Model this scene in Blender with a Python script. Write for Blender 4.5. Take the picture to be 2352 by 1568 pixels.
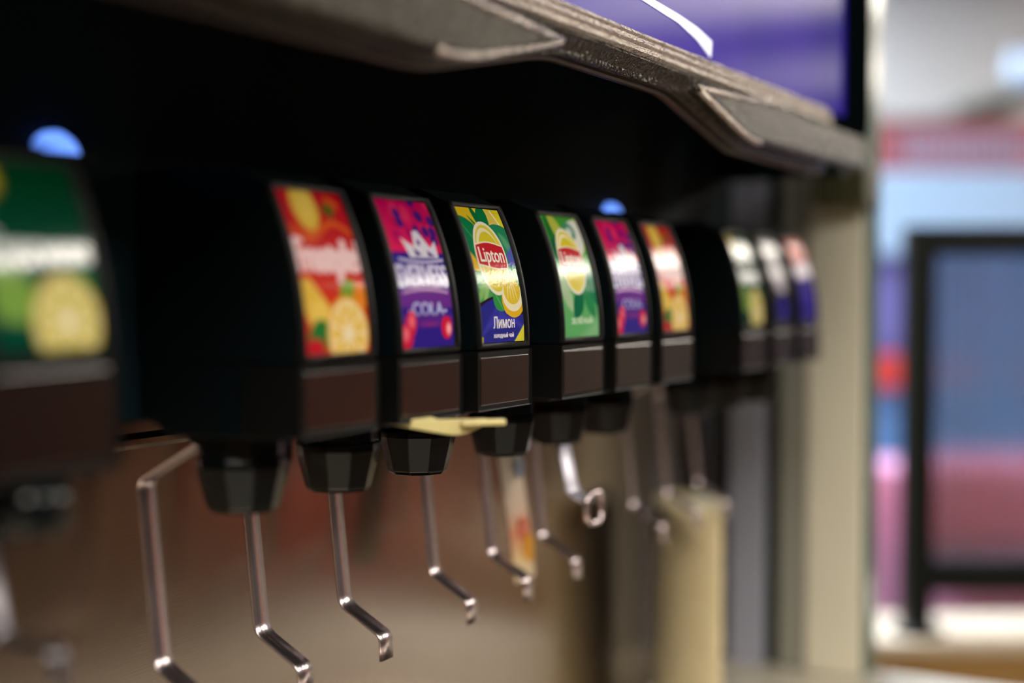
import bpy, bmesh, math, random
import numpy as np
from mathutils import Vector, Matrix

random.seed(4)
for o in list(bpy.data.objects):
    bpy.data.objects.remove(o)
SC = bpy.context.scene
COL = SC.collection
PI = math.pi
H = 1.25                      # height of the lens above the floor; z below is written relative to it and shifted by ZO
YAW, PITCH = 0.4896, 0.0369   # row direction against the optical axis, downward tilt

# ------------------------------------------------------------------ camera
cam = bpy.data.cameras.new('camera')
cam.lens = 50; cam.sensor_width = 36; cam.sensor_fit = 'HORIZONTAL'
cam.clip_start = 0.02
cam.dof.use_dof = True
cam.dof.focus_distance = 0.815
cam.dof.aperture_fstop = 2.0
cam.dof.aperture_blades = 0
camo = bpy.data.objects.new('camera', cam); COL.objects.link(camo)
camo.location = (0, 0, H)
camo.rotation_euler = (PI/2 - PITCH, 0, YAW - PI/2)
SC.camera = camo

# ------------------------------------------------------------------ world, exposure
w = bpy.data.worlds.new('world'); SC.world = w; w.use_nodes = True
w.node_tree.nodes['Background'].inputs[0].default_value = (0.80, 0.90, 1.0, 1)
w.node_tree.nodes['Background'].inputs[1].default_value = 0.10
SC.view_settings.view_transform = 'Standard'
SC.view_settings.look = 'None'
SC.view_settings.exposure = 0.0
SC.view_settings.gamma = 1.0
SC.view_settings.use_curve_mapping = False
SC.cycles.max_bounces = 8
SC.cycles.sample_clamp_indirect = 6.0
SC.cycles.caustics_reflective = False
SC.cycles.caustics_refractive = False
LAMP = 25.0                   # strength of the ceiling light panels

# ------------------------------------------------------------------ helpers
def lin(c):
    out = []
    for v in c[:3]:
        v = v/255.0
        out.append(v/12.92 if v <= 0.04045 else ((v+0.055)/1.055)**2.4)
    return tuple(out) + (1.0,)

def mat(name, rgb, rough=0.5, metal=0.0, spec=0.5, coat=0.0, coat_rough=0.05, emit=0.0, trans=0.0, ior=1.45,
        bump=None, vary=None, aniso=0.0, emit_rgb=None):
    """rgb is display 0-255; bump=(scale, strength, stretch vector); vary=(scale, amount)"""
    m = bpy.data.materials.new(name); m.use_nodes = True
    nt = m.node_tree; b = nt.nodes['Principled BSDF']
    c = lin(rgb)
    b.inputs['Base Color'].default_value = c
    b.inputs['Roughness'].default_value = rough
    b.inputs['Metallic'].default_value = metal
    b.inputs['Specular IOR Level'].default_value = spec
    b.inputs['IOR'].default_value = ior
    b.inputs['Coat Weight'].default_value = coat
    b.inputs['Coat Roughness'].default_value = coat_rough
    b.inputs['Transmission Weight'].default_value = trans
    b.inputs['Anisotropic'].default_value = aniso
    if emit:
        b.inputs['Emission Color'].default_value = lin(emit_rgb or rgb)
        b.inputs['Emission Strength'].default_value = emit
    tc = nt.nodes.new('ShaderNodeTexCoord')
    if vary:
        n = nt.nodes.new('ShaderNodeTexNoise'); n.inputs['Scale'].default_value = vary[0]; n.inputs['Detail'].default_value = 4
        nt.links.new(tc.outputs['Object'], n.inputs['Vector'])
        r = nt.nodes.new('ShaderNodeMix'); r.data_type = 'RGBA'
        r.inputs['A'].default_value = tuple(x*(1-vary[1]) for x in c[:3])+(1,)
        r.inputs['B'].default_value = tuple(min(1, x*(1+vary[1])) for x in c[:3])+(1,)
        nt.links.new(n.outputs['Fac'], r.inputs['Factor'])
        nt.links.new(r.outputs['Result'], b.inputs['Base Color'])
    if bump:
        mp = nt.nodes.new('ShaderNodeMapping'); mp.inputs['Scale'].default_value = bump[2] if len(bump) > 2 else (1, 1, 1)
        n = nt.nodes.new('ShaderNodeTexNoise'); n.inputs['Scale'].default_value = bump[0]; n.inputs['Detail'].default_value = 3
        bp = nt.nodes.new('ShaderNodeBump'); bp.inputs['Strength'].default_value = bump[1]; bp.inputs['Distance'].default_value = 0.001
        nt.links.new(tc.outputs['Object'], mp.inputs['Vector']); nt.links.new(mp.outputs['Vector'], n.inputs['Vector'])
        nt.links.new(n.outputs['Fac'], bp.inputs['Height']); nt.links.new(bp.outputs['Normal'], b.inputs['Normal'])
    return m

def tag(o, label=None, cat=None, group=None, kind=None):
    if label: o['label'] = label
    if cat: o['category'] = cat
    if group: o['group'] = group
    if kind: o['kind'] = kind
    return o

def empty(name, loc, label, cat, group=None, rz=0.0):
    o = bpy.data.objects.new(name, None); COL.objects.link(o)
    o.location = loc; o.rotation_euler = (0, 0, rz); o.empty_display_size = 0.02
    return tag(o, label, cat, group)

def obj(name, bm, m, parent=None, loc=None, smooth=False, bevel=0.0, seg=2, label=None, angle=35):
    me = bpy.data.meshes.new(name)
    if isinstance(bm, bpy.types.Mesh): me = bm
    else:
        bmesh.ops.recalc_face_normals(bm, faces=bm.faces[:])
        bm.to_mesh(me); bm.free()
    for mm in (m if isinstance(m, (list, tuple)) else [m]): me.materials.append(mm)
    if smooth:
        for p in me.polygons: p.use_smooth = True
    o = bpy.data.objects.new(name, me); COL.objects.link(o)
    if parent: o.parent = parent
    if loc: o.location = loc
    if bevel:
        b = o.modifiers.new('bevel', 'BEVEL'); b.width = bevel; b.segments = seg; b.limit_method = 'ANGLE'; b.angle_limit = math.radians(angle)
        b.harden_normals = False
    if label: o['label'] = label
    return o

def box(bm, x0, x1, y0, y1, z0, z1):
    vs = [bm.verts.new(p) for p in ((x0,y0,z0),(x1,y0,z0),(x1,y1,z0),(x0,y1,z0),(x0,y0,z1),(x1,y0,z1),(x1,y1,z1),(x0,y1,z1))]
    for f in ((0,3,2,1),(4,5,6,7),(0,1,5,4),(1,2,6,5),(2,3,7,6),(3,0,4,7)):
        bm.faces.new([vs[i] for i in f])
    return vs

def bx(*a):
    bm = bmesh.new(); box(bm, *a); return bm

def prism_x(profile, x0, x1, bm=None):
    """profile: list of (y, z), extruded along x"""
    bm = bm or bmesh.new()
    a = [bm.verts.new((x0, y, z)) for y, z in profile]
    b = [bm.verts.new((x1, y, z)) for y, z in profile]
    n = len(a)
    bm.faces.new(a); bm.faces.new(b[::-1])
    for i in range(n): bm.faces.new((a[i], a[(i+1) % n], b[(i+1) % n], b[i]))
    return bm

def prism_y(profile, y0, y1, bm=None):
    bm = bm or bmesh.new()
    a = [bm.verts.new((x, y0, z)) for x, z in profile]
    b = [bm.verts.new((x, y1, z)) for x, z in profile]
    n = len(a)
    bm.faces.new(a); bm.faces.new(b[::-1])
    for i in range(n): bm.faces.new((a[i], a[(i+1) % n], b[(i+1) % n], b[i]))
    return bm

def lathe(profile, n=24, bm=None, cx=0, cy=0, phase=0.0, closed=False):
    """profile: list of (r, z)"""
    bm = bm or bmesh.new()
    rings = []
    for r, z in profile:
        rings.append([bm.verts.new((cx+r*math.cos(phase+2*PI*i/n), cy+r*math.sin(phase+2*PI*i/n), z)) for i in range(n)])
    for a, b in zip(rings, rings[1:]):
        for i in range(n): bm.faces.new((a[i], a[(i+1) % n], b[(i+1) % n], b[i]))
    if closed:
        a, b = rings[-1], rings[0]
        for i in range(n): bm.faces.new((a[i], a[(i+1) % n], b[(i+1) % n], b[i]))
    else:
        bm.faces.new(rings[0]); bm.faces.new(rings[-1][::-1])
    return bm

def fillet(pts, radii, steps=6):
    """round the corners of an open polyline of 2-D points"""
    out = [Vector(pts[0])]
    for i in range(1, len(pts)-1):
        p, a, b = Vector(pts[i]), Vector(pts[i-1]), Vector(pts[i+1])
        r = radii[i-1]
        da, db = (a-p).normalized(), (b-p).normalized()
        p0, p1 = p+da*r, p+db*r
        for k in range(steps+1):
            t = k/steps
            out.append(p0*(1-t)**2 + p*2*t*(1-t) + p1*t*t)
    out.append(Vector(pts[-1]))
    return out

def strip(path, hw, th, bm=None):
    """a flat strip of sheet metal following path in (y, z), hw half width in x, th thickness"""
    bm = bm or bmesh.new()
    n = len(path); rows = []
    for i, p in enumerate(path):
        d = (path[min(n-1, i+1)]-path[max(0, i-1)]).normalized()
        nn = Vector((-d.y, d.x))
        a, b = p+nn*th/2, p-nn*th/2
        e = th*0.3
        rows.append([bm.verts.new(q) for q in ((-hw+e, a.x, a.y), (hw-e, a.x, a.y), (hw, p.x, p.y), (hw-e, b.x, b.y), (-hw+e, b.x, b.y), (-hw, p.x, p.y))])
    for r, s in zip(rows, rows[1:]):
        for k in range(6): bm.faces.new((r[k], r[(k+1) % 6], s[(k+1) % 6], s[k]))
    bm.faces.new(rows[0]); bm.faces.new(rows[-1][::-1])
    return bm

# ------------------------------------------------------------------ materials
M = {}
M['black'] = mat('matte black plastic', (7, 15, 19), rough=0.45, spec=0.15, bump=(900, 0.08))
M['black_gloss'] = mat('glossy black plastic', (7, 14, 17), rough=0.16, spec=0.32)
M['bezel'] = mat('satin black bezel plastic', (12, 13, 14), rough=0.45, spec=0.16, bump=(1500, 0.10))
M['plate'] = mat('dark smoked push plate', (26, 12, 10), rough=0.22, spec=0.9)
M['deep'] = mat('black lacquered sheet', (20, 36, 44), rough=0.6, spec=0.10)
M['steel'] = mat('brushed stainless steel', (160, 148, 136), rough=0.21, metal=1.0, bump=(300, 0.02, (0.12, 1, 5)), vary=(9, 0.06))
M['chrome'] = mat('polished steel strip', (220, 206, 210), rough=0.27, metal=1.0, bump=(350, 0.03))
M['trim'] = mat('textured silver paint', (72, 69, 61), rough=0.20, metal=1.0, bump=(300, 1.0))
M['trim_hilite'] = mat('silver paint with painted highlight', (222, 212, 204), rough=0.18, metal=1.0, bump=(380, 1.0))  # paler copy of the silver paint, edge highlights put into its colour
for k_ in ('trim', 'trim_hilite'):
    for n_ in M[k_].node_tree.nodes:
        if n_.type == 'BUMP': n_.inputs['Distance'].default_value = 0.003
M['lip'] = mat('dark bronze plastic lip', (48, 36, 34), rough=0.35, spec=0.5)
M['cream'] = mat('cream plastic', (224, 212, 150), rough=0.35, spec=0.5, vary=(120, 0.05))
M['lid'] = mat('ivory plastic', (230, 216, 178), rough=0.5)
M['led'] = mat('blue lamp lens', (90, 150, 255), rough=0.3, emit=1.6, emit_rgb=(105, 150, 255))
M['beige'] = mat('warm grey laminate', (228, 223, 202), rough=0.55, vary=(6, 0.03))
M['alu'] = mat('anodised aluminium', (176, 180, 198), rough=0.5, metal=0.15)
M['grey'] = mat('grey painted metal', (150, 150, 140), rough=0.5)
M['darkgreen'] = mat('dark olive metal', (24, 32, 26), rough=0.5)
M['counter'] = mat('pale stone counter', (205, 198, 182), rough=0.3, vary=(30, 0.06))
M['wood'] = mat('light oak board', (172, 132, 78), rough=0.5, vary=(14, 0.12), bump=(40, 0.2, (1, 12, 12)))
M['frame'] = mat('black powder coated frame', (20, 24, 20), rough=0.5, spec=0.3)

# ------------------------------------------------------------------ room
st = lambda o: tag(o, kind='structure')
ZF = 0.0
CZ = H + 1.55
room_floor = mat('brown terrazzo floor', (92, 72, 56), rough=0.45, vary=(3, 0.1))
ceil_m = mat('grey ceiling', (74, 70, 64), rough=0.8)
front_m = mat('warm brown wall', (84, 64, 48), rough=0.7, vary=(1.2, 0.25))
back_m = mat('grey plaster', (120, 116, 110), rough=0.7)
pale_m = mat('off white wall', (206, 202, 194), rough=0.7)
# floor made of tiles
fl = st(obj('floor', bx(-2.5, 12.0, -4.5, 5.0, -0.06, -0.006), mat('dark grout', (70, 60, 52), rough=0.8)))
tile_mesh = None
for i in range(14):
    for j in range(9):
        if tile_mesh is None:
            bm = bx(-0.495, 0.495, -0.495, 0.495, -0.006, 0.0)
            t = obj('tile', bm, room_floor, fl); tile_mesh = t.data
        else:
            t = bpy.data.objects.new('tile', tile_mesh); COL.objects.link(t); t.parent = fl
        t.location = (-2.0+i, -4.0+j, 0)
st(obj('ceiling', bx(-2.5, 12.0, -4.5, 5.0, CZ, CZ+0.05), ceil_m))
st(obj('wall_front', bx(-2.5, 12.0, -4.55, -4.5, 0, CZ), front_m))
st(obj('wall_right', bx(12.0, 12.05, -4.5, 5.0, 0, CZ), pale_m))
st(obj('wall_left', bx(-2.55, -2.5, -4.5, 5.0, 0, CZ), front_m))
st(obj('wall_far', bx(-2.5, 12.0, 5.0, 5.05, 0, CZ), pale_m))
st(obj('wall_back', bx(-2.2, 1.60, 0.72, 0.78, 0, CZ), back_m))

# ceiling light panels (aisle and nearest ones read off the label bands, others unseen, added)
def light_panel(x0, x1, y0, y1, label, s=1.0, z=CZ, rgb=(255, 246, 232)):
    cx, cy = (x0+x1)/2, (y0+y1)/2
    e = empty('ceiling_light', (cx, cy, z-0.055), label, 'light', 'ceiling light panels')
    hx, hy = (x1-x0)/2, (y1-y0)/2
    bm = bmesh.new()
    box(bm, -hx-.03, -hx, -hy-.03, hy+.03, 0, .05); box(bm, hx, hx+.03, -hy-.03, hy+.03, 0, .05)
    box(bm, -hx, hx, -hy-.03, -hy, 0, .05); box(bm, -hx, hx, hy, hy+.03, 0, .05)
    obj('frame', bm, M['grey'], e)
    dm = mat('lit diffuser', rgb, rough=0.6, emit=LAMP*s, emit_rgb=rgb)
    obj('diffuser', bx(-hx, hx, -hy, hy, 0.012, 0.03), dm, e)
light_panel(6.3, 7.5, -3.3, -0.7, 'long white ceiling panel over the aisle in front of the drink row', 1.0)
light_panel(3.0, 3.5, -2.9, -1.4, 'narrow white ceiling panel nearest to the drink row', 1.2)
light_panel(0.2, 1.4, -2.6, -1.9, 'wide white ceiling panel, added unseen over the place of the customer', 0.8)  # unseen panel, added for highlights and reflections
light_panel(1.9, 3.1, 1.0, 3.2, 'wide white fill panel, added unseen over the dining area', 1.1, rgb=(225, 238, 255))  # unseen panel, added to brighten the blue partition and its boards
light_panel(4.2, 5.2, 1.4, 3.2, 'white fill panel, added unseen between the blue partition and the white bulkhead', 0.8, rgb=(225, 238, 255))  # unseen panel, added to brighten the far background
light_panel(-1.8, -0.6, -1.6, 0.2, 'white fill panel, added unseen behind the customer, at the left wall', 0.7)  # unseen panel, added to light the beige partition post

# ------------------------------------------------------------------ dispenser
ZO = H
FD = 0.325      # plane of the canopy front
LY = 0.3806     # plane of the label foot
DX = 0.755      # middle of the dispenser
disp = empty('drink_dispenser', (DX, 0.0, ZO), 'long black drink dispenser with silver textured canopy trim and blue violet sign', 'drink dispenser')
D = lambda name, bm, m, **k: obj(name, bm, m, disp, **k)
XL, XR = DX-0.5425, DX+0.5425
lx = lambda x: x-DX
# black mounting panel behind the valves, ceiling of the recess, back wall above
D('mounting_panel', bx(lx(0.19), lx(1.345), 0.476, 0.500, -0.063, 0.215), M['deep'])
D('recess_ceiling', bx(lx(0.19), lx(1.345), 0.345, 0.50, 0.200, 0.215), M['deep'])
D('housing', bx(lx(0.19), lx(1.345), 0.352, 0.70, 0.216, 0.52), M['deep'])
# stainless splash plate with a folded lip, below the valves
bm = prism_x([(0.556, -0.410), (0.556, -0.089), (0.551, -0.086), (0.551, -0.083), (0.556, -0.080), (0.556, -0.02), (0.56, -0.02), (0.56, -0.410)], lx(-0.30), lx(1.527))
D('splash_plate', bm, M['steel'], label='brushed stainless splash plate')
D('rear_housing', bx(lx(0.19), lx(1.345), 0.500, 0.700, -0.0195, 0.215), M['deep'])

# canopy trim: swept cross-section whose lower edge follows the arch
def low_edge(x):
    pts = [(0.0, 0.1005), (0.549, 0.0992), (0.672, 0.1226), (0.835, 0.1226), (0.956, 0.0972), (1.5, 0.0972)]
    # soften the corners by averaging
    s = 0
    for k in range(-4, 5):
        xx = x+k*0.0035
        for (a, za), (b, zb) in zip(pts, pts[1:]):
            if a <= xx <= b:
                s += za+(zb-za)*(xx-a)/(b-a); break
        else: s += 0.0972
    return s/9
def plan(x):
    """the canopy turns back at its right end"""
    if x < 1.14: return 0.0
    t = (x-1.14)/0.065
    return 0.010*t*t
xs = [0.19+i*(1.205-0.19)/150 for i in range(151)]
def sweep(section, name, m, bev=False, xs=xs, **k):
    bm = bmesh.new(); rows = []
    for x in xs:
        zl = low_edge(x); dy = plan(x)
        rows.append([bm.verts.new((lx(x), FD+dy+y, z)) for y, z in section(zl)])
    n = len(rows[0])
    for r, s in zip(rows, rows[1:]):
        for i in range(n): bm.faces.new((r[i], r[(i+1) % n], s[(i+1) % n], s[i]))
    bm.faces.new(rows[0]); bm.faces.new(rows[-1][::-1])
    return D(name, bm, m, smooth=False, **k)
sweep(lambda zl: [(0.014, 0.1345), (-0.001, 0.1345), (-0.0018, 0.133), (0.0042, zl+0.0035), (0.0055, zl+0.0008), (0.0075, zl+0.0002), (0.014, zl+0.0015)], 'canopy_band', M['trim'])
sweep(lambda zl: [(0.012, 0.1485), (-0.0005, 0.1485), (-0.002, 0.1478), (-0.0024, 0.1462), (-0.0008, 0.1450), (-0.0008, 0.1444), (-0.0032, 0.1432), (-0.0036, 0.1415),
                  (-0.0014, 0.1400), (-0.0014, 0.1394), (-0.0040, 0.1380), (-0.0040, 0.1362), (-0.0015, 0.1345), (0.012, 0.1345)], 'canopy_ridges', M['trim_hilite'], label='stepped ridges below the sign with painted highlight')
sweep(lambda zl: [(0.0165, 0.200), (0.0125, 0.200), (0.0125, zl+0.0000), (0.0135, zl-0.0014), (0.0165, zl-0.0016), (0.0185, zl-0.0004), (0.0185, 0.200)], 'inner_lip', M['lip'])

# raised wings on both sides of the arch
def wing(sign, name):
    def X(x): return x if sign < 0 else 2*0.7525-x
    top = fillet([(0.654, 0.1262), (0.560, 0.1302), (0.50, 0.1345), (0.24, 0.1345)], [0.03, 0.03], 6)
    bot = fillet([(0.24, 0.1045), (0.555, 0.1030), (0.654, 0.1250)], [0.022], 8)
    prof = [(lx(X(p.x)), p.y) for p in bot[:-1]]+[(lx(X(p.x)), p.y) for p in top]
    bm = prism_y(prof, FD-0.0062, FD+0.004)
    w_ = D(name, bm, M['trim'], bevel=0.0038, seg=3)
    for line in (list(top)[:-1], list(bot)[1:]):
        bm = bmesh.new(); rings = []
        for p in line:
            c = Vector((lx(X(p.x)), FD-0.0052, p.y))
            rings.append([bm.verts.new(c+Vector((0, 0.0022*math.cos(t*PI/4), 0.0022*math.sin(t*PI/4)))) for t in range(8)])
        for a, b in zip(rings, rings[1:]):
            for k in range(8): bm.faces.new((a[k], a[(k+1) % 8], b[(k+1) % 8], b[k]))
        bm.faces.new(rings[0]); bm.faces.new(rings[-1][::-1])
        obj('wing_rim_hilite', bm, M['trim_hilite'], w_, smooth=True, label='rounded wing edge with painted highlight')  # bead in the paler paint stands in for the bevel's highlight
    return w_
wing(-1, 'canopy_wing'); wing(1, 'canopy_wing')

# lit sign in the canopy
def sign_mat():
    m = bpy.data.materials.new('blue violet sign'); m.use_nodes = True
    nt = m.node_tree; b = nt.nodes['Principled BSDF']
    tc = nt.nodes.new('ShaderNodeTexCoord'); n = nt.nodes.new('ShaderNodeTexNoise')
    n.inputs['Scale'].default_value = 3.2; n.inputs['Detail'].default_value = 1.5
    nt.links.new(tc.outputs['Object'], n.inputs['Vector'])
    r = nt.nodes.new('ShaderNodeValToRGB')
    r.color_ramp.elements[0].position = 0.35; r.color_ramp.elements[0].color = lin((28, 18, 122))
    r.color_ramp.elements[1].position = 0.62; r.color_ramp.elements[1].color = lin((58, 38, 150))
    nt.links.new(n.outputs['Fac'], r.inputs['Fac'])
    nt.links.new(r.outputs['Color'], b.inputs['Base Color']); nt.links.new(r.outputs['Color'], b.inputs['Emission Color'])
    b.inputs['Emission Strength'].default_value = 0.42
    b.inputs['Roughness'].default_value = 0.10; b.inputs['Specular IOR Level'].default_value = 0.0; b.inputs['Coat Weight'].default_value = 0.10; b.inputs['Coat Roughness'].default_value = 0.14
    return m
sign = D('lit_sign', bx(lx(0.215), lx(1.232), FD+0.004, FD+0.010, 0.1486, 0.46), sign_mat(), label='blue violet backlit sign')
def band(pts_a, pts_b, y, name, m, parent):
    bm = bmesh.new()
    a = [bm.verts.new((lx(x), y, z)) for x, z in pts_a]; b = [bm.verts.new((lx(x), y, z)) for x, z in pts_b]
    a2 = [bm.verts.new((lx(x), y+0.0006, z)) for x, z in pts_a]; b2 = [bm.verts.new((lx(x), y+0.0006, z)) for x, z in pts_b]
    for i in range(len(a)-1):
        bm.faces.new((a[i], a[i+1], b[i+1], b[i])); bm.faces.new((a2[i], b2[i], b2[i+1], a2[i+1]))
        bm.faces.new((a[i], a2[i], a2[i+1], a[i+1])); bm.faces.new((b[i], b[i+1], b2[i+1], b2[i]))
    bm.faces.new((a[0], b[0], b2[0], a2[0])); bm.faces.new((a[-1], a2[-1], b2[-1], b[-1]))
    return obj(name, bm, m, parent)
swm = mat('white print', (205, 212, 240), rough=0.2, emit=0.5, emit_rgb=(200, 210, 245))
sx = np.linspace(0.62, 0.8967, 34)
up = [(x, float(np.interp(x, [0.62, 0.70, 0.7972, 0.837, 0.8691, 0.8967], [0.1742, 0.1745, 0.1727, 0.1706, 0.1680, 0.1633]))) for x in sx]
lo = [(min(x, 0.8953), float(np.interp(x, [0.62, 0.70, 0.7746, 0.8371, 0.8692, 0.8952], [0.1715, 0.1712, 0.1697, 0.1660, 0.1605, 0.1525]))) for x in sx]
band(up, lo, FD+0.0033, 'printed_swoosh', swm, sign)
# black end cap at the right
bm = prism_y([(lx(1.206), 0.110), (lx(1.250), 0.112), (lx(1.285), 0.125), (lx(1.302), 0.150), (lx(1.302), 0.52), (lx(1.233), 0.52), (lx(1.233), 0.1486), (lx(1.206), 0.1486)], FD-0.001, 0.352)
D('end_cap', bm, mat('dull black sheet', (6, 12, 14), rough=0.7, spec=0.0), bevel=0.004)
D('side_cheek', bx(lx(1.312), lx(1.332), 0.3525, 0.50, 0.105, 0.216), M['deep'])
D('side_cheek', bx(lx(0.178), lx(0.192), FD+0.010, 0.50, 0.098, 0.216), M['deep'])
D('canopy_top', bx(lx(0.19), lx(1.304), FD, 0.70, 0.5205, 0.545), M['black_gloss'])

# blue lamps on the mounting panel
for px in (0.4605, 1.060):
    bm = lathe([(0.0125, -0.002), (0.0125, 0.004), (0.0105, 0.0075), (0.006, 0.009), (0.001, 0.0095)], 28)
    bmesh.ops.rotate(bm, verts=bm.verts[:], cent=(0, 0, 0), matrix=Matrix.Rotation(PI/2, 3, 'X'))
    bmesh.ops.bisect_plane(bm, geom=bm.verts[:]+bm.edges[:]+bm.faces[:], plane_co=(0, 0, 0.0022), plane_no=(0, 0, -1), clear_outer=True)
    bmesh.ops.holes_fill(bm, edges=[e for e in bm.edges if e.is_boundary])
    l = D('lamp_lens', bm, M['led'], smooth=True, label='half round blue lamp')
    l.location = (lx(px), 0.476, 0.0570)
    bm = lathe([(0.0125, -0.002), (0.0155, -0.002), (0.0155, 0.0035), (0.0125, 0.0045)], 28, closed=True)
    bm.free(); bm = bx(-0.0150, 0.0150, -0.012, 0.0, -0.0005, 0.0021)
    obj('lamp_shelf', bm, M['black_gloss'], l)

# ------------------------------------------------------------------ label art (flat prints, painted as vertex colours in label space)
def text_edges(s):
    """outline of a text as directed edges, scaled to the unit box"""
    c = bpy.data.curves.new('txt', 'FONT'); c.body = s; c.resolution_u = 5; c.fill_mode = 'NONE'
    o = bpy.data.objects.new('txt', c); COL.objects.link(o)
    me = o.to_mesh()
    v = np.array([p.co[:2] for p in me.vertices]); t = np.array([e.vertices[:] for e in me.edges])
    o.to_mesh_clear(); bpy.data.objects.remove(o); bpy.data.curves.remove(c)
    # closing edges run from the last to the first vertex of a contour: keep the travel direction
    flip = np.abs(t[:, 0]-t[:, 1]) > 1
    hi, lo_ = t.max(1), t.min(1)
    t = np.where(flip[:, None], np.stack([hi, lo_], 1), np.stack([lo_, hi], 1))
    v = v-v.min(0); v = v/v.max(0)
    return v, t
ASP = 0.0494/0.0783
class Art:
    def __init__(s, W, Hh, bg):
        s.W, s.H = W, Hh
        s.u, s.v = np.meshgrid(np.linspace(0, 1, W), np.linspace(0, 1, Hh))
        s.x = s.u*ASP; s.y = s.v           # square units
        s.c = np.zeros((Hh, W, 3)); s.c[:] = lin(bg)[:3]
        s.aa = 1.2/Hh
    def put(s, sd, col, a=1.0, soft=None):
        k = soft or s.aa
        m = np.clip(0.5-sd/k, 0, 1)[..., None]*a
        s.c = s.c*(1-m)+np.array(lin(col)[:3])*m
    def grad(s, c0, c1, v0=0, v1=1, mask=None):
        t = np.clip((s.v-v0)/(v1-v0), 0, 1)[..., None]
        g = np.array(lin(c0)[:3])*(1-t)+np.array(lin(c1)[:3])*t
        if mask is None: s.c = g
        else: s.c = s.c*(1-mask[..., None])+g*mask[..., None]
    def ell(s, cu, cv, ru, rv, ang=0):
        """ru, rv are in units of label width; ang in degrees"""
        x = s.x-cu*ASP; y = s.y-cv; a = math.radians(ang)
        X = x*math.cos(a)+y*math.sin(a); Y = -x*math.sin(a)+y*math.cos(a)
        rx, ry = ru*ASP, rv*ASP
        k = np.sqrt((X/rx)**2+(Y/ry)**2)
        return (k-1)*min(rx, ry)
    def leaf(s, u0, v0, u1, v1, wd):
        ax, ay, bx_, by = u0*ASP, v0, u1*ASP, v1
        L = math.hypot(bx_-ax, by-ay); dx, dy = (bx_-ax)/L, (by-ay)/L
        t = ((s.x-ax)*dx+(s.y-ay)*dy)/L; n = np.abs(-(s.x-ax)*dy+(s.y-ay)*dx)
        ww = wd*ASP*np.sin(np.clip(t, 0, 1)*PI)**0.75
        return np.where((t < 0) | (t > 1), 0.05, n-ww)
    def poly(s, pts):
        P = [(a*ASP, b) for a, b in pts]; n = len(P)
        inside = np.zeros(s.x.shape, bool); dist = np.full(s.x.shape, 9.0)
        for i in range(n):
            (x0, y0), (x1, y1) = P[i], P[(i+1) % n]
            if abs(y1-y0) > 1e-12:
                c = ((y0 > s.y) != (y1 > s.y)) & (s.x < (x1-x0)*(s.y-y0)/(y1-y0)+x0)
                inside ^= c
            L2 = (x1-x0)**2+(y1-y0)**2+1e-12
            t = np.clip(((s.x-x0)*(x1-x0)+(s.y-y0)*(y1-y0))/L2, 0, 1)
            dist = np.minimum(dist, np.hypot(s.x-x0-t*(x1-x0), s.y-y0-t*(y1-y0)))
        return np.where(inside, -dist, dist)
    def text(s, string, u0, u1, v0, v1, col, rise=0.0, bold=0.0, a=1.0):
        """string fills the box; rise lifts the right end"""
        v, t = text_edges(string); SS = 3
        W, Hh = s.W*SS, s.H*SS
        wn = np.zeros((Hh, W), np.int16)
        X = (u0+v[:, 0]*(u1-u0))*(W-1); Y = (v1-v[:, 1]*(v1-v0)-rise*v[:, 0])*(Hh-1)
        for a_, b_ in t:
            xa, ya, xb, yb = X[a_], Y[a_], X[b_], Y[b_]
            if ya == yb: continue
            sg = 1
            if ya > yb: xa, ya, xb, yb, sg = xb, yb, xa, ya, -1
            for r_ in range(max(0, math.ceil(ya)), min(Hh, math.ceil(yb))):
                k_ = int(math.ceil(xa+(r_-ya)*(xb-xa)/(yb-ya)))
                if k_ > 0: wn[r_, :k_] += sg
        m = wn != 0
        bw = int(bold*W)
        if bw:
            mm = m.copy()
            for q in range(-bw, bw+1):
                mm |= np.roll(m, q, 1)
                if abs(q) <= bw//2: mm |= np.roll(m, q, 0)
            m = mm
        m = m.reshape(s.H, SS, s.W, SS).mean((1, 3))[..., None]*a
        s.c = s.c*(1-m)+np.array(lin(col)[:3])*m
    def citrus(s, cu, cv, ru, rv, rind=(226, 178, 60), flesh=(232, 206, 110), ang=0, seg=9):
        s.put(s.ell(cu, cv, ru, rv, ang), rind)
        s.put(s.ell(cu, cv, ru*.90, rv*.90, ang), (240, 228, 190))
        e = s.ell(cu, cv, ru*.82, rv*.82, ang)
        th = np.arctan2((s.y-cv)/rv, (s.x-cu*ASP)/ru)
        sp = np.abs(np.sin(th*seg/2))*np.hypot((s.x-cu*ASP)/(ru*ASP), (s.y-cv)/(rv*ASP))
        s.put(np.maximum(e, 0.16-sp), flesh, soft=0.06)
        s.put(s.ell(cu, cv, ru*.16, rv*.16, ang), (242, 232, 205), soft=0.02)

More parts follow.
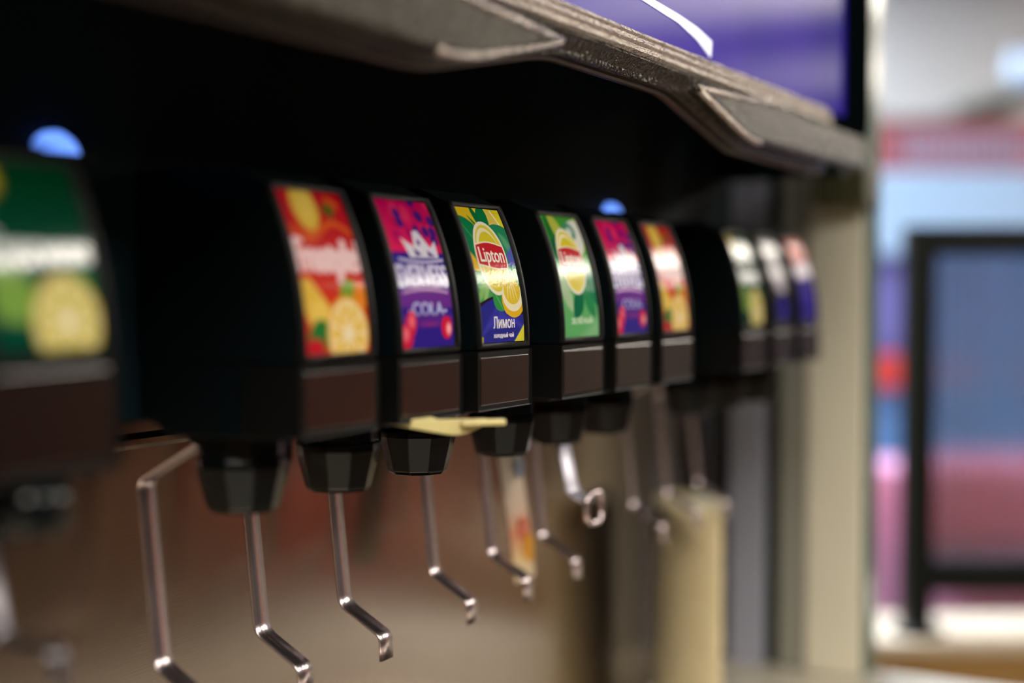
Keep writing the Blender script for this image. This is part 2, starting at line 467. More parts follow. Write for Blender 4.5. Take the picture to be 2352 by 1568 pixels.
def art_lemon_tea(W, Hh, green=False):
    if not green:
        A = Art(W, Hh, (226, 214, 48))
        n = np.sin(A.u*23+A.v*31)*np.sin(A.u*11-A.v*17)
        A.put(A.ell(.22, .05, .20, .16, 20), (226, 176, 30), .55, soft=0.05)
        A.put(A.poly([(0, .05), (.1, .04), (.7, 0), (1, 0), (1, .02), (.7, .1), (.4, .25)]), (214, 190, 32), .4, soft=.06)
        A.put(A.leaf(.62, -.03, .46, .20, .13), (8, 120, 68))
        A.put(A.leaf(.33, -.03, .47, .19, .055), (10, 112, 66))
        A.put(A.leaf(.20, .06, .42, .19, .022), (40, 130, 60))
        A.put(A.leaf(-.10, .07, .36, .44, .24), (14, 124, 76))
        A.put(A.leaf(-.05, .09, .42, .42, .018), (70, 160, 110), .6)
        A.put(A.poly([(.68, .0), (.80, .02), (1.02, .24), (.90, .24), (.66, .13)]), (222, 202, 90))
        for q in (.35, .6, .85):
            A.put(A.poly([(.68, .13), (.70, .12), (.72+.3*q, .03+.2*q), (.70+.3*q, .035+.2*q)]), (236, 226, 170), .7)
        A.put(A.poly([(.78, .01), (.81, .01), (1.04, .25), (1.0, .25)]), (242, 236, 205))
        A.put(A.leaf(.62, .14, 1.15, .45, .26), (34, 134, 92))
        A.put(A.leaf(.80, .19, 1.02, .36, .06), (110, 180, 140), .6, soft=.03)
        A.put(A.poly([(.84, .36), (1.05, .27), (1.05, .46), (.86, .5)]), (84, 96, 190), soft=.03)
        A.put(A.poly([(-.05, .32), (.10, .40), (.14, .52), (-.05, .52)]), (228, 184, 44), soft=.02)
        A.put(A.poly([(-.1, .48), (.5, .5), (.56, .66), (-.1, .78)]), (74, 158, 92))
        A.put(A.leaf(-.06, .72, .34, .50, .05), (150, 200, 110), .7, soft=.02)
        A.put(A.leaf(.06, .76, .30, .55, .035), (170, 210, 130), .7, soft=.02)
        A.put(A.poly([(.72, .46), (1.05, .44), (1.05, .70), (.9, .66)]), (84, 170, 112), soft=.02)
        # deep blue foot
        A.put(A.poly([(-.05, .725), (.18, .685), (.36, .665), (.50, .74), (.60, .80), (1.05, .72), (1.05, 1.05), (-.05, 1.05)]), (42, 24, 32))
        A.put(A.poly([(-.05, .755), (.18, .705), (.38, .680), (.50, .765), (.60, .825), (1.05, .80), (1.05, 1.05), (-.05, 1.05)]), (42, 44, 142))
        for q in range(6):
            A.put(A.leaf(-.1+.1*q, 1.0-.06*q, .5+.12*q, .70+.05*q, .035), (66, 66, 186), .45, soft=.03)
        A.put(A.poly([(.68, 1.02), (.80, .97), (1.05, .84), (1.05, 1.05)]), (52, 84, 178))
        A.put(A.poly([(.72, 1.02), (.86, .95), (1.05, .855), (1.05, 1.05)]), (220, 214, 60))
        A.put(A.poly([(-.02, .95), (.025, .96), (.02, 1.02), (-.02, 1.02)]), (220, 214, 60))
        A.put(A.leaf(.34, .62, .54, .775, .12), (52, 148, 76))
        A.put(A.leaf(.34, .62, .54, .775, .012), (110, 185, 110), .6)
    else:
        A = Art(W, Hh, (70, 150, 62)); A.grad((66, 150, 52), (98, 178, 110), .05, .75)
        A.put(A.leaf(.10, .0, .42, .50, .20), (34, 112, 48), soft=.03)
        A.put(A.leaf(.22, -.05, .45, .30, .13), (176, 186, 74), soft=.03)
        A.put(A.leaf(.05, .20, .30, .45, .14), (24, 96, 60), soft=.03)
        A.put(A.leaf(.98, .0, .80, .35, .16), (168, 184, 66), soft=.03)
        A.put(A.leaf(.60, .08, .92, .30, .34), (218, 222, 216), soft=.03)
        A.put(A.ell(.68, .13, .16, .13), (60, 140, 110), soft=.03)
        A.put(A.ell(.68, .13, .08, .06), (196, 214, 206), soft=.02)
        A.put(A.leaf(.0, .50, .28, .80, .12), (184, 208, 172), .8, soft=.05)
        A.put(A.leaf(.30, .85, .60, .62, .14), (16, 110, 76), soft=.02)
        A.put(A.leaf(.60, .58, .95, .86, .12), (44, 138, 88), soft=.03)
        A.put(A.leaf(.80, .40, 1.02, .76, .14), (30, 126, 90), soft=.03)
        A.put(A.poly([(.3, 1.05), (.9, .88), (1.05, .75), (1.05, 1.05)]), (138, 196, 146), .8, soft=.08)
    # the drop shaped emblem
    A.put(A.ell(.47, .385, .355, .440), (236, 232, 214))
    A.put(A.ell(.47, .385, .315, .400), (222, 208, 62))
    A.put(A.ell(.45, .375, .265, .345), (238, 232, 190))
    A.put(A.ell(.47, .395, .250, .330), (214, 200, 44))
    top_ = .290-.017*np.cos((A.u-.44)*6.5); bot_ = .448+.016*np.sin((A.u-.34)*5.5)
    A.put(np.maximum(np.maximum(top_-.011-A.v, A.v-bot_-.011), A.ell(.47, .385, .335, .420)), (240, 234, 210))
    A.put(np.maximum(np.maximum(top_-A.v, A.v-bot_), A.ell(.47, .385, .325, .410)), (196, 36, 48))
    A.text('Lipton', .205, .755, .308, .452, (246, 238, 232), rise=-.004, bold=.006)
    if not green:
        A.put(A.poly([(.58, .56), (.66, .50), (.86, .50), (1.02, .62), (1.02, .72), (.60, .72)]), (226, 190, 60))
        A.put(A.ell(.785, .700, .265, .200), (228, 182, 36))
        A.put(A.ell(.785, .668, .245, .180), (240, 232, 200))
        A.put(A.poly([(.60, .56), (.68, .50), (.86, .50), (.99, .60), (.98, .65), (.60, .66)]), (226, 200, 74))
        A.put(A.ell(.785, .635, .195, .150), (224, 196, 56))
        for q in (.66, .74, .82, .90): A.put(A.leaf(.76+(q-.78)*.3, .52, q, .70, .014), (242, 228, 150), .75)
        A.text('Лимон', .27, .77, .815, .90, (242, 240, 246), bold=.004)
        A.text('холодный чай', .27, .74, .932, .972, (236, 234, 244), bold=.004)
    else:
        A.text('ЗЕЛЁНЫЙ', .20, .82, .835, .895, (206, 232, 206), bold=.006)
    return A

def art_fruit(W, Hh):
    A = Art(W, Hh, (190, 18, 36)); A.grad((182, 12, 38), (206, 52, 34), .1, .68)
    A.put(A.ell(.35, .10, .20, .26), (214, 180, 70), soft=.03)
    A.put(A.ell(.36, .10, .12, .17), (226, 196, 92), soft=.05)
    A.put(A.ell(.80, .07, .11, .06, 20), (206, 84, 30), soft=.03)
    A.put(A.ell(.72, .12, .09, .07), (70, 96, 28), soft=.03)
    yy = .255+.05*np.sin((A.u-.50)*-7.2)
    A.put(np.where((A.u > .03) & (A.u < .98), np.abs(A.v-yy)-.021, .1), (214, 92, 34), soft=.02)
    A.text('Frustyle', .00, .94, .315, .575, (240, 206, 212), rise=0, bold=.04)
    A.put(A.poly([(.0, .56), (.12, .55), (.42, .74), (.44, .80), (.30, .86), (.08, .84), (-.02, .72)]), (222, 184, 74), soft=.02)
    A.put(A.ell(.22, .77, .15, .14), (232, 198, 96), soft=.05)
    A.put(A.ell(.72, .64, .15, .12, -30), (118, 156, 46), soft=.02)
    A.put(A.ell(.92, .66, .12, .12), (226, 132, 40), soft=.02)
    A.put(A.leaf(.02, .93, .42, .86, .16), (38, 116, 52), soft=.02)
    A.put(A.ell(.12, .97, .16, .10), (190, 30, 44), soft=.02)
    A.citrus(.66, .885, .34, .36, (226, 160, 50), (232, 194, 88))
    return A

def art_cola(W, Hh):
    A = Art(W, Hh, (200, 8, 92)); A.grad((196, 6, 92), (226, 34, 96), 0, .36)
    rnd = random.Random(3)
    for k in range(22):
        u, v = rnd.random(), rnd.random()*.30
        A.put(A.ell(u, v, .05+.05*rnd.random(), .03+.05*rnd.random(), rnd.random()*90), rnd.choice([(168, 0, 84), (226, 50, 104), (150, 10, 110)]), .6, soft=.02)
    for u, v in ((.32, .10), (.68, .0), (.74, .11), (.78, .22), (.60, .22), (.62, .27), (.95, .14), (.92, .22), (.33, .16), (.90, .28)):
        A.put(A.ell(u, v, .07, .06, 30), (66, 28, 130), soft=.015)
    A.put(A.poly([(-.1, .37), (1.1, .37), (1.1, 1.1), (-.1, 1.1)]), (46, 30, 142), soft=.01)
    # crown
    W_ = (226, 222, 240)
    A.put(A.poly([(.24, .272), (.46, .33), (.50, .225), (.60, .215), (.78, .335), (.90, .285), (.90, .405), (.34, .405)]), W_, soft=.012)
    A.put(A.poly([(.44, .335), (.58, .385), (.46, .395)]), (60, 34, 140), soft=.008)
    A.put(A.poly([(.70, .35), (.84, .395), (.70, .395)]), (60, 34, 140), soft=.008)
    A.put(A.ell(.57, .30, .035, .035), (110, 70, 160), soft=.01)
    A.put(np.where((A.u > .10) & (A.u < .98), np.abs(A.v-(.415+.020*np.cos((A.u-.55)*3.4)))-.010, .1), (190, 186, 228), soft=.01)
    A.text('EVERVESS', .02, .98, .455, .605, (200, 196, 232), bold=.018)
    A.put(A.poly([(-.1, .64), (.2, .60), (.55, .585), (.85, .60), (1.1, .64), (1.1, .745), (-.1, .735)]), (108, 48, 148), soft=.02)
    A.put(np.where((A.u > .06) & (A.u < .95), np.abs(A.v-(.650-.030*np.cos((A.u-.5)*3.0)))-.008, .1), (198, 150, 208), soft=.01)
    A.text('-COLA-', .14, .88, .705, .79, (176, 178, 232), bold=.012)
    A.put(A.poly([(-.1, .80), (.2, .78), (.8, .78), (1.1, .80), (1.1, .86), (.2, .87), (-.1, .9)]), (92, 38, 140), .8, soft=.03)
    A.text('CHERRY', .36, .70, .835, .862, (146, 40, 130), bold=.004)
    A.put(A.ell(.16, .845, .10, .14, 15), (206, 28, 70), soft=.015); A.put(A.ell(.17, .83, .05, .07, 15), (246, 110, 130), soft=.03)
    A.put(A.ell(.06, .93, .13, .14, 25), (206, 28, 70), soft=.015); A.put(A.ell(.05, .91, .06, .07, 25), (246, 110, 130), soft=.03)
    A.put(A.ell(.86, .875, .11, .12, 0), (212, 22, 64), soft=.015); A.put(A.ell(.90, .885, .045, .055, 0), (255, 180, 190), soft=.03)
    return A

def art_lime(W, Hh):
    A = Art(W, Hh, (4, 62, 36)); A.grad((2, 56, 30), (2, 66, 52), .1, .6)
    A.put(A.ell(.14, .10, .14, .17), (190, 168, 40), soft=.05)
    A.text('Evervess', .03, .97, .40, .56, (214, 224, 226), bold=.02)
    A.put(A.leaf(.03, .58, .32, .86, .22), (118, 158, 72), soft=.05)
    A.put(A.leaf(.60, .62, .95, .78, .20), (44, 124, 62), soft=.04)
    A.citrus(.68, .86, .33, .40, (196, 176, 58), (200, 190, 88))
    return A

def art_dark(W, Hh):
    A = Art(W, Hh, (30, 30, 34))
    A.put(A.ell(.5, .2, .35, .25), (120, 108, 124), .7, soft=.1)
    A.put(A.leaf(.2, .30, .8, .64, .3), (190, 184, 200), soft=.04)
    A.put(A.ell(.55, .84, .32, .24), (44, 36, 140), soft=.05)
    return A

def art_redblue(W, Hh):
    A = Art(W, Hh, (46, 34, 142))
    A.put(A.poly([(-.1, -.1), (1.1, -.1), (1.1, .26), (-.1, .34)]), (222, 92, 84), soft=.03)
    A.put(A.poly([(-.1, .34), (1.1, .26), (1.1, .44), (-.1, .50)]), (206, 190, 220), soft=.05)
    A.put(A.ell(.5, .72, .3, .24), (64, 50, 168), soft=.06)
    return A

LAB_W = 0.0247; R_ARC = 0.1657; B_TOP = math.radians(26.9); ZB = -0.0298
def arc(beta, off=0.0):
    """point (y, z) of the curved valve face, in valve coordinates; off = outward offset"""
    if beta >= 0:
        return (R_ARC*(1-math.cos(beta))-off*math.cos(beta), ZB+R_ARC*math.sin(beta)+off*math.sin(beta))
    return (-off, ZB+R_ARC*beta)

paper = None
def paper_mat():
    m = bpy.data.materials.new('printed label film'); m.use_nodes = True
    nt = m.node_tree; b = nt.nodes['Principled BSDF']
    a = nt.nodes.new('ShaderNodeAttribute'); a.attribute_name = 'ink'
    nt.links.new(a.outputs['Color'], b.inputs['Base Color'])
    b.inputs['Roughness'].default_value = 0.6
    b.inputs['Specular IOR Level'].default_value = 0.0
    b.inputs['Coat Weight'].default_value = 0.42; b.inputs['Coat Roughness'].default_value = 0.09
    tc = nt.nodes.new('ShaderNodeTexCoord'); n = nt.nodes.new('ShaderNodeTexNoise'); n.inputs['Scale'].default_value = 420
    bp = nt.nodes.new('ShaderNodeBump'); bp.inputs['Strength'].default_value = 0.10; bp.inputs['Distance'].default_value = 0.0005
    nt.links.new(tc.outputs['Object'], n.inputs['Vector']); nt.links.new(n.outputs['Fac'], bp.inputs['Height'])
    nt.links.new(bp.outputs['Normal'], b.inputs['Coat Normal'])
    return m
PAPER = paper_mat()

def label_mesh(A, b0=0.0):
    W, Hh = A.W, A.H
    us = np.linspace(-LAB_W, LAB_W, W)
    co = np.zeros((Hh, W, 3))
    for j in range(Hh):
        y, z = arc(b0+(B_TOP-b0)*(1-j/(Hh-1)), 0.0008)
        co[j, :, 0] = us; co[j, :, 1] = y; co[j, :, 2] = z
    back = co.copy(); back[:, :, 1] += 0.0004
    idx = np.arange(W*Hh).reshape(Hh, W)
    q = np.stack([idx[:-1, :-1], idx[1:, :-1], idx[1:, 1:], idx[:-1, 1:]], -1).reshape(-1, 4)
    me = bpy.data.meshes.new('label_film')
    me.vertices.add(W*Hh); me.vertices.foreach_set('co', co.reshape(-1))
    me.loops.add(q.size); me.loops.foreach_set('vertex_index', q.reshape(-1).astype(np.int32))
    me.polygons.add(len(q)); me.polygons.foreach_set('loop_start', np.arange(0, q.size, 4, dtype=np.int32))
    me.polygons.foreach_set('use_smooth', np.ones(len(q), bool))
    at = me.color_attributes.new('ink', 'FLOAT_COLOR', 'POINT')
    at.data.foreach_set('color', np.concatenate([A.c, np.ones((Hh, W, 1))], 2).reshape(-1).astype(np.float32))
    me.update(calc_edges=True); me.validate()
    return me

# ------------------------------------------------------------------ valves
def cover_mesh():
    prof = []
    bs = [math.radians(-1.2)]+[B_TOP*1.045*k/18 for k in range(19)]
    for b in bs: prof.append(arc(b, 0.0))
    yt, zt = prof[-1]
    prof += [(yt+0.008, zt+0.0035), (0.036, 0.0555), (0.094, 0.0555), (0.094, -0.0330), (0.0, -0.0335)]
    return prism_x(prof[::-1], -0.0300, 0.0300)

def bezel_mesh():
    """raised rim around the label, following the curved face"""
    bm = bmesh.new(); N = 22
    b0, b1 = math.radians(-1.1), B_TOP*1.042
    ib0, ib1 = math.radians(-0.10), B_TOP*1.006
    def ring(hw, lo_, hi, off, off_side=None):
        vs = []
        for k in range(N+1):
            y, z = arc(lo_+(hi-lo_)*k/N, off); vs.append(bm.verts.new((hw, y, z)))
        for k in range(N, -1, -1):
            y, z = arc(lo_+(hi-lo_)*k/N, off); vs.append(bm.verts.new((-hw, y, z)))
        return vs
    rings = [ring(0.0300, b0, b1, -0.001), ring(0.0302, b0, b1, 0.0010), ring(0.0292, b0+.004, b1-.004, 0.0020), ring(0.0268, b0+.008, b1-.006, 0.0021),
             ring(0.0255, ib0, ib1, 0.0012), ring(0.0252, ib0, ib1, 0.0004)]
    n = len(rings[0])
    for a, b in zip(rings, rings[1:]):
        for i in range(n): bm.faces.new((a[i], a[(i+1) % n], b[(i+1) % n], b[i]))
    return bm

def block_mesh():
    bm = bmesh.new()
    box(bm, -0.0318, 0.0318, -0.0030, 0.030, -0.0672, -0.0342)
    bm.faces.ensure_lookup_table()
    f = min(bm.faces, key=lambda f: f.calc_center_median().y)
    r = bmesh.ops.inset_individual(bm, faces=[f], thickness=0.0030, depth=0.0)
    bmesh.ops.translate(bm, verts=f.verts[:], vec=(0, 0.0016, 0))
    return bm

def nozzle_mesh():
    n = 10
    prof = [(0.0215, -0.066), (0.0215, -0.0800), (0.0226, -0.0815), (0.0226, -0.0850), (0.0175, -0.1050), (0.0160, -0.1068), (0.0140, -0.1070)]
    bm = lathe(prof, n, phase=0.3)
    return bm

lever_path = fillet([(0.072, -0.0700), (0.085, -0.0780), (0.1180, -0.0960), (0.1080, -0.1890), (0.0790, -0.2050), (0.0785, -0.2195)], [0.006, 0.005, 0.006, 0.004], 6)
V = {}
V['cover'] = cover_mesh(); V['bezel'] = bezel_mesh(); V['block'] = block_mesh()
first = {}
def part(name, key, maker, m, parent, **k):
    """first use builds the mesh, later uses copy the object and share its data"""
    if key not in first:
        o = obj(name, maker(), m, parent, **k); first[key] = o
        return o
    o = first[key].copy(); COL.objects.link(o); o.parent = parent
    return o

def valve(x, art, label, lever=True, film_label=None, swing=0.0, b0=0.0):
    e = empty('dispensing_valve', (x, LY, ZO), label, 'drink valve', 'drink valves in the dispenser row')
    body = part('cover', 'cover', lambda: V['cover'], M['black'], e, bevel=0.0012)
    part('bezel', 'bezel', lambda: V['bezel'], M['bezel'], e, smooth=True)
    f = obj('label_film', label_mesh(art, b0), PAPER, e, label=film_label)
    b = part('lower_block', 'block', lambda: V['block'], M['bezel'], e, bevel=0.0009)
    part('push_plate', 'plate', lambda: bx(-0.0284, 0.0284, -0.0019, 0.002, -0.0640, -0.0374), M['plate'], b, bevel=0.0006)
    part('underbody', 'under', lambda: prism_x([(0.004, -0.060), (0.004, -0.0665), (0.010, -0.0690), (0.078, -0.0690), (0.084, -0.064), (0.094, -0.062), (0.094, -0.0332), (0.0305, -0.0332), (0.0305, -0.060)], -0.0290, 0.0290), M['black'], e, bevel=0.001)
    nz = part('nozzle', 'nozzle', nozzle_mesh, M['black_gloss'], e, bevel=0.0006, seg=2, angle=20)
    nz.location = (0, 0.0563, 0)
    fin = part('nozzle_fin', 'fin', lambda: prism_x([(0.0225, -0.066), (0.0275, -0.066), (0.0280, -0.0830), (0.0225, -0.0990), (0.0205, -0.0990)], -0.0012, 0.0012), M['black_gloss'], nz)
    fin.location = (0, 0, 0); fin.rotation_euler = (0, 0, -1.9)
    if lever:
        l = part('lever', 'lever', lambda: strip(lever_path, 0.0068, 0.0016), M['chrome'], e, smooth=True, label='bent steel cup lever')
        l.location = (0, swing, 0)
        hw = part('lever_hinge', 'hinge', lambda: prism_x([(0.060, -0.0685), (0.060, -0.0745), (0.078, -0.0765), (0.084, -0.0740), (0.084, -0.0685)], -0.0075, 0.0075), M['black'], l, bevel=0.001)
    return e

V1 = 0.367
rows = [
    (V1, art_lime, (120, 190), 'nearest drink valve at the left frame edge, dark green label with a cut lemon', False),
    (0.543, art_fruit, (130, 210), 'drink valve with red fruit label and pink lettering, left of the crown label', True),
    (0.623, art_cola, (170, 270), 'drink valve with magenta and blue crown label, directly left of the yellow label', True),
    (0.703, art_lemon_tea, (300, 474), 'sharply focused drink valve with yellow lemon label and red banner', True),
    (0.8065, lambda W, Hh: art_lemon_tea(W, Hh, True), (170, 270), 'drink valve with all green label and yellow oval, right of the lemon label', True),
    (0.8865, art_cola, (110, 170), 'blurred drink valve with magenta and blue crown label, right of the green label', True),
    (0.9665, art_fruit, (100, 160), 'blurred drink valve with red fruit label, last before the wide black gap', True),
    (1.142, art_lime, (80, 130), 'blurred drink valve with dark green label, first after the wide black gap', True),
    (1.222, art_dark, (60, 100), 'blurred drink valve with black and lilac label, second from the right end', True),
    (1.302, art_redblue, (60, 100), 'blurred drink valve with red, white and blue label at the right end of the row', True),
]
valves = []
for x, fn, (W, Hh), lab, lev in rows:
    valves.append(valve(x, fn(W, Hh), lab, lever=lev, b0=0.05 if x == V1 else 0.0))

# short lever and clear spout ring of the nearest valve
v1 = valves[0]
for c in v1.children:
    if c.name.startswith('lower_block'):      # this valve has a taller lower block
        c.scale = (1, 1, 1.29); c.location = (0, 0, 0.0672*0.29)
sp = fillet([(0.040, -0.070), (0.0255, -0.1285), (-0.002, -0.1280), (-0.0035, -0.155)], [0.005, 0.005], 6)
bm = strip([Vector((p.x, p.y)) for p in sp], 0.0045, 0.0016)
s = obj('short_lever', bm, mat('dull steel', (128, 124, 130), rough=0.34, metal=1.0), v1, smooth=True, label='short chrome lever'); s.location = (0.0, 0, 0)
bm = lathe([(0.0125, -0.068), (0.0145, -0.068), (0.0150, -0.078), (0.0150, -0.086), (0.0125, -0.088), (0.0120, -0.078)], 28, closed=True)
s = obj('spout_ring', bm, M['black_gloss'], v1, smooth=True, label='glossy black ring under the valve'); s.location = (0.0, 0.012, 0)

# short pull with a square ring under the sixth valve
v6 = valves[5]
sp = fillet([(0.066, -0.085), (0.0525, -0.1440), (0.040, -0.1490)], [0.004], 5)
bm = strip(sp, 0.0095, 0.0020)
pull = obj('short_pull', bm, mat('satin chrome', (214, 212, 226), rough=0.42, metal=0.8), v6, smooth=True, label='short bright chrome pull'); pull.location = (0.018, 0, 0)
bm = bmesh.new()
c0 = (0.0, 0.036, -0.1535); n = 20
path = []
for i in range(n):
    a = 2*PI*i/n; ca, sa = math.cos(a), math.sin(a)
    k = 1/ (abs(ca)**4+abs(sa)**4)**0.25
    path.append(Vector((0.0125*ca*k, 0, 0.0105*sa*k)))
rr = []
for i, p in enumerate(path):
    o_ = p.normalized()
    rr.append([bm.verts.new(Vector(c0)+p+o_*0.0024*math.cos(t)+Vector((0, 0.0024*math.sin(t), 0))) for t in (0, PI/3, 2*PI/3, PI, 4*PI/3, 5*PI/3)])
for i in range(n):
    a, b = rr[i], rr[(i+1) % n]
    for k in range(6): bm.faces.new((a[k], a[(k+1) % 6], b[(k+1) % 6], b[k]))
obj('square_ring', bm, M['chrome'], pull, smooth=True)

# cream plastic tongue under the crown valve
tg = empty('plastic_tongue', (0.6105, 0.372, ZO-0.0665), 'cream plastic tongue sticking out under the magenta crown valve', 'plastic tab', rz=-0.80)
bm = bmesh.new()
out = [(-0.020, 0.0006), (0.018, 0.0006), (0.0275, 0.0006)]
low = fillet([(-0.027, 0.0000), (0.0170, -0.0086), (0.0290, -0.0020)], [0.009], 10)
prof = [(p.x, p.y) for p in low]+[(0.0300, 0.0006), (-0.027, 0.0008)]
prism_y(prof, 0.0, 0.0028, bm)
obj('paddle', bm, M['cream'], tg, bevel=0.0008)
obj('handle_bar', bx(0.0150, 0.0385, -0.0052, -0.0002, -0.0026, 0.0006), M['cream'], tg, bevel=0.0009)
obj('mounting_tab', bx(-0.020, 0.004, 0.0010, 0.0150, -0.0004, 0.0012), M['cream'], tg, bevel=0.0004)

# ------------------------------------------------------------------ paper strip hanging behind the fifth valve
def strip_mat():
    m = bpy.data.materials.new('printed paper'); m.use_nodes = True
    nt = m.node_tree; b = nt.nodes['Principled BSDF']; b.inputs['Roughness'].default_value = 0.6
    tc = nt.nodes.new('ShaderNodeTexCoord'); sep = nt.nodes.new('ShaderNodeSeparateXYZ')
    nt.links.new(tc.outputs['Generated'], sep.inputs[0])
    r = nt.nodes.new('ShaderNodeValToRGB'); r.color_ramp.interpolation = 'LINEAR'
    els = [(0.0, (226, 206, 176)), (0.10, (236, 206, 150)), (0.24, (232, 150, 110)), (0.36, (228, 200, 176)), (0.62, (224, 212, 196)), (1.0, (226, 214, 196))]
    r.color_ramp.elements[0].position = 0; r.color_ramp.elements[0].color = lin(els[0][1])
    r.color_ramp.elements[1].position = 1; r.color_ramp.elements[1].color = lin(els[-1][1])
    for p, c in els[1:-1]:
        e = r.color_ramp.elements.new(p); e.color = lin(c)
    nt.links.new(sep.outputs['Z'], r.inputs['Fac']); nt.links.new(r.outputs['Color'], b.inputs['Base Color'])
    return m
ps = empty('paper_strip', (0.9285, 0.490, ZO-0.145), 'cream printed paper strip with orange patch hanging behind the levers', 'paper strip')
bm = bmesh.new()
rows_ = []
for k in range(13):
    t = k/12; z = 0.074-0.144*t; y = 0.010-0.016*t+0.0015*math.sin(t*5); hw = 0.018+0.001*math.sin(t*4)
    rows_.append([bm.verts.new((-hw, y, z)), bm.verts.new((hw, y+0.002, z)), bm.verts.new((hw, y+0.0024, z)), bm.verts.new((-hw, y+0.0004, z))])
for a, b in zip(rows_, rows_[1:]):
    for k in range(4): bm.faces.new((a[k], a[(k+1) % 4], b[(k+1) % 4], b[k]))
bm.faces.new(rows_[0]); bm.faces.new(rows_[-1][::-1])
obj('paper', bm, strip_mat(), ps)
def dot(name, cx, cz, rx, rz, rgb):
    bm = bmesh.new(); n = 20; t_ = (0.074-cz)/0.144; y = 0.010-0.016*t_-0.0008
    vs = [bm.verts.new((cx+rx*math.cos(2*PI*i/n), y, cz+rz*math.sin(2*PI*i/n))) for i in range(n)]
    ws = [bm.verts.new((v.co.x, v.co.y+0.001, v.co.z)) for v in vs]
    bm.faces.new(vs); bm.faces.new(ws[::-1])
    for i in range(n): bm.faces.new((vs[i], ws[i], ws[(i+1) % n], vs[(i+1) % n]))
    obj(name, bm, mat(name, rgb, rough=0.6), ps)
dot('yellow_print', 0.009, -0.050, 0.0085, 0.013, (226, 158, 40))
dot('orange_print', 0.004, -0.034, 0.008, 0.010, (220, 120, 92))
dot('blue_print', 0.008, 0.012, 0.006, 0.008, (150, 164, 190))

# ------------------------------------------------------------------ counter, partition, lids
ct = tag(obj('counter', bx(-0.60, 1.545, 0.02, 0.70, H-0.455, H-0.415), M['counter'], bevel=0.004), 'pale stone counter slab under the drink dispenser', 'counter')
cb = empty('counter_cabinet', (0.5, 0.36, 0.0), 'dark base cabinet carrying the pale counter', 'cabinet')
obj('carcass', bx(-1.05, 1.08, -0.28, 0.33, 0.002, H-0.456), M['darkgreen'], cb)
for k in range(3):
    d = obj('door', bx(-1.03+0.70*k, -0.36+0.70*k, -0.30, -0.281, 0.08, H-0.48), M['grey'], cb, bevel=0.003)
    obj('handle', bx(-0.42+0.70*k, -0.40+0.70*k, -0.325, -0.301, 0.45, 0.62), M['chrome'], d)
tray = tag(obj('drip_tray', bx(0.10, 1.20, 0.25, 0.53, H-0.4145, H-0.403), M['steel'], bevel=0.002), 'flat stainless drip tray lying on the counter under the levers', 'drip tray')

part_ = empty('side_partition', (1.50, 0.0, H-0.4145), 'upright partition of beige and grey strips at the right end of the dispenser', 'partition')
P = lambda name, y0, y1, m, x0=0.0, x1=0.044, z0=0.0, z1=1.05, **k: obj(name, bx(x0, x1, y0, y1, z0, z1), m, part_, **k)
P('beige_post', 0.379, 0.4395, M['beige'], bevel=0.003)
P('grey_strip', 0.440, 0.4695, M['grey'], 0.004)
P('dark_channel', 0.470, 0.4865, M['darkgreen'], 0.012)
P('aluminium_strip', 0.487, 0.5265, M['alu'], 0.002)
P('dark_edge', 0.527, 0.550, M['darkgreen'], 0.010)
P('glass_edge', 0.3735, 0.3785, mat('green glass edge', (96, 118, 112), rough=0.2), 0.006, 0.044)
obj('clamp', bx(-0.035, 0.030, 0.368, 0.424, 0.500, 0.545), mat('olive clamp', (66, 66, 40), rough=0.4), part_, bevel=0.003)

lid_bm = lathe([(0.0005, 0.0), (0.0300, 0.0), (0.0305, 0.0002), (0.0340, 0.0004), (0.0345, 0.0010), (0.0338, 0.0018), (0.0305, 0.0020), (0.0290, 0.0036), (0.0270, 0.0036), (0.0005, 0.0030)], 26)
l0 = obj('cup_lid', lid_bm, M['lid'], smooth=True)
NL = 54
for k in range(NL):
    o = l0 if k == 0 else l0.copy()
    if k: COL.objects.link(o)
    o.location = (1.298+random.uniform(-.0006, .0006), 0.4975+random.uniform(-.0006, .0006), H-0.4148+k*0.00382)
    o.rotation_euler = (random.uniform(-.004, .004), random.uniform(-.004, .004), random.uniform(0, 6))
    tag(o, 'ivory plastic cup lid inside the tall stack at the right end', 'cup lid', 'ivory lids in the tall stack')
o.rotation_euler = (0.10, -0.14, 0.3); o.location.z += 0.0040
tag(o, 'ivory plastic cup lid lying tilted, topmost of the tall stack', 'cup lid', 'ivory lids in the tall stack')

# ------------------------------------------------------------------ background, in a frame that faces the lens roughly
RZ = YAW-PI/2
fw = Vector((math.cos(YAW), math.sin(YAW), 0)); rt = Vector((math.sin(YAW), -math.cos(YAW), 0))
def at(dist, right): return fw*dist+rt*right

scr = empty('glass_screen', (*at(2.20, 0.78)[:2], H-0.535), 'black framed ribbed glass screen standing on the oak counter', 'screen', rz=RZ)
S = lambda name, x0, x1, z0, z1, m=M['frame'], y0=-0.02, y1=0.02, **k: obj(name, bx(x0, x1, y0, y1, z0, z1), m, scr, bevel=0.002, **k)
xo = -0.78
S('post', xo+0.607, xo+0.651, 0.0, 0.632)
S('post', xo+1.399, xo+1.443, 0.0, 0.632)
S('top_rail', xo+0.6515, xo+1.3985, 0.587, 0.632)
S('middle_rail', xo+0.6515, xo+1.3985, 0.066, 0.115)
bm = bmesh.new(); N = 50; S_ = 8
x0, x1 = xo+0.652, xo+1.398
cols = []
for i in range(N*S_+1):
    x = x0+(x1-x0)*i/(N*S_)
    y = -0.003-0.0042*abs(math.sin(PI*i/S_))
    cols.append([bm.verts.new((x, y, 0.1155)), bm.verts.new((x, y, 0.5865)), bm.verts.new((x, 0.003, 0.5865)), bm.verts.new((x, 0.003, 0.1155))])
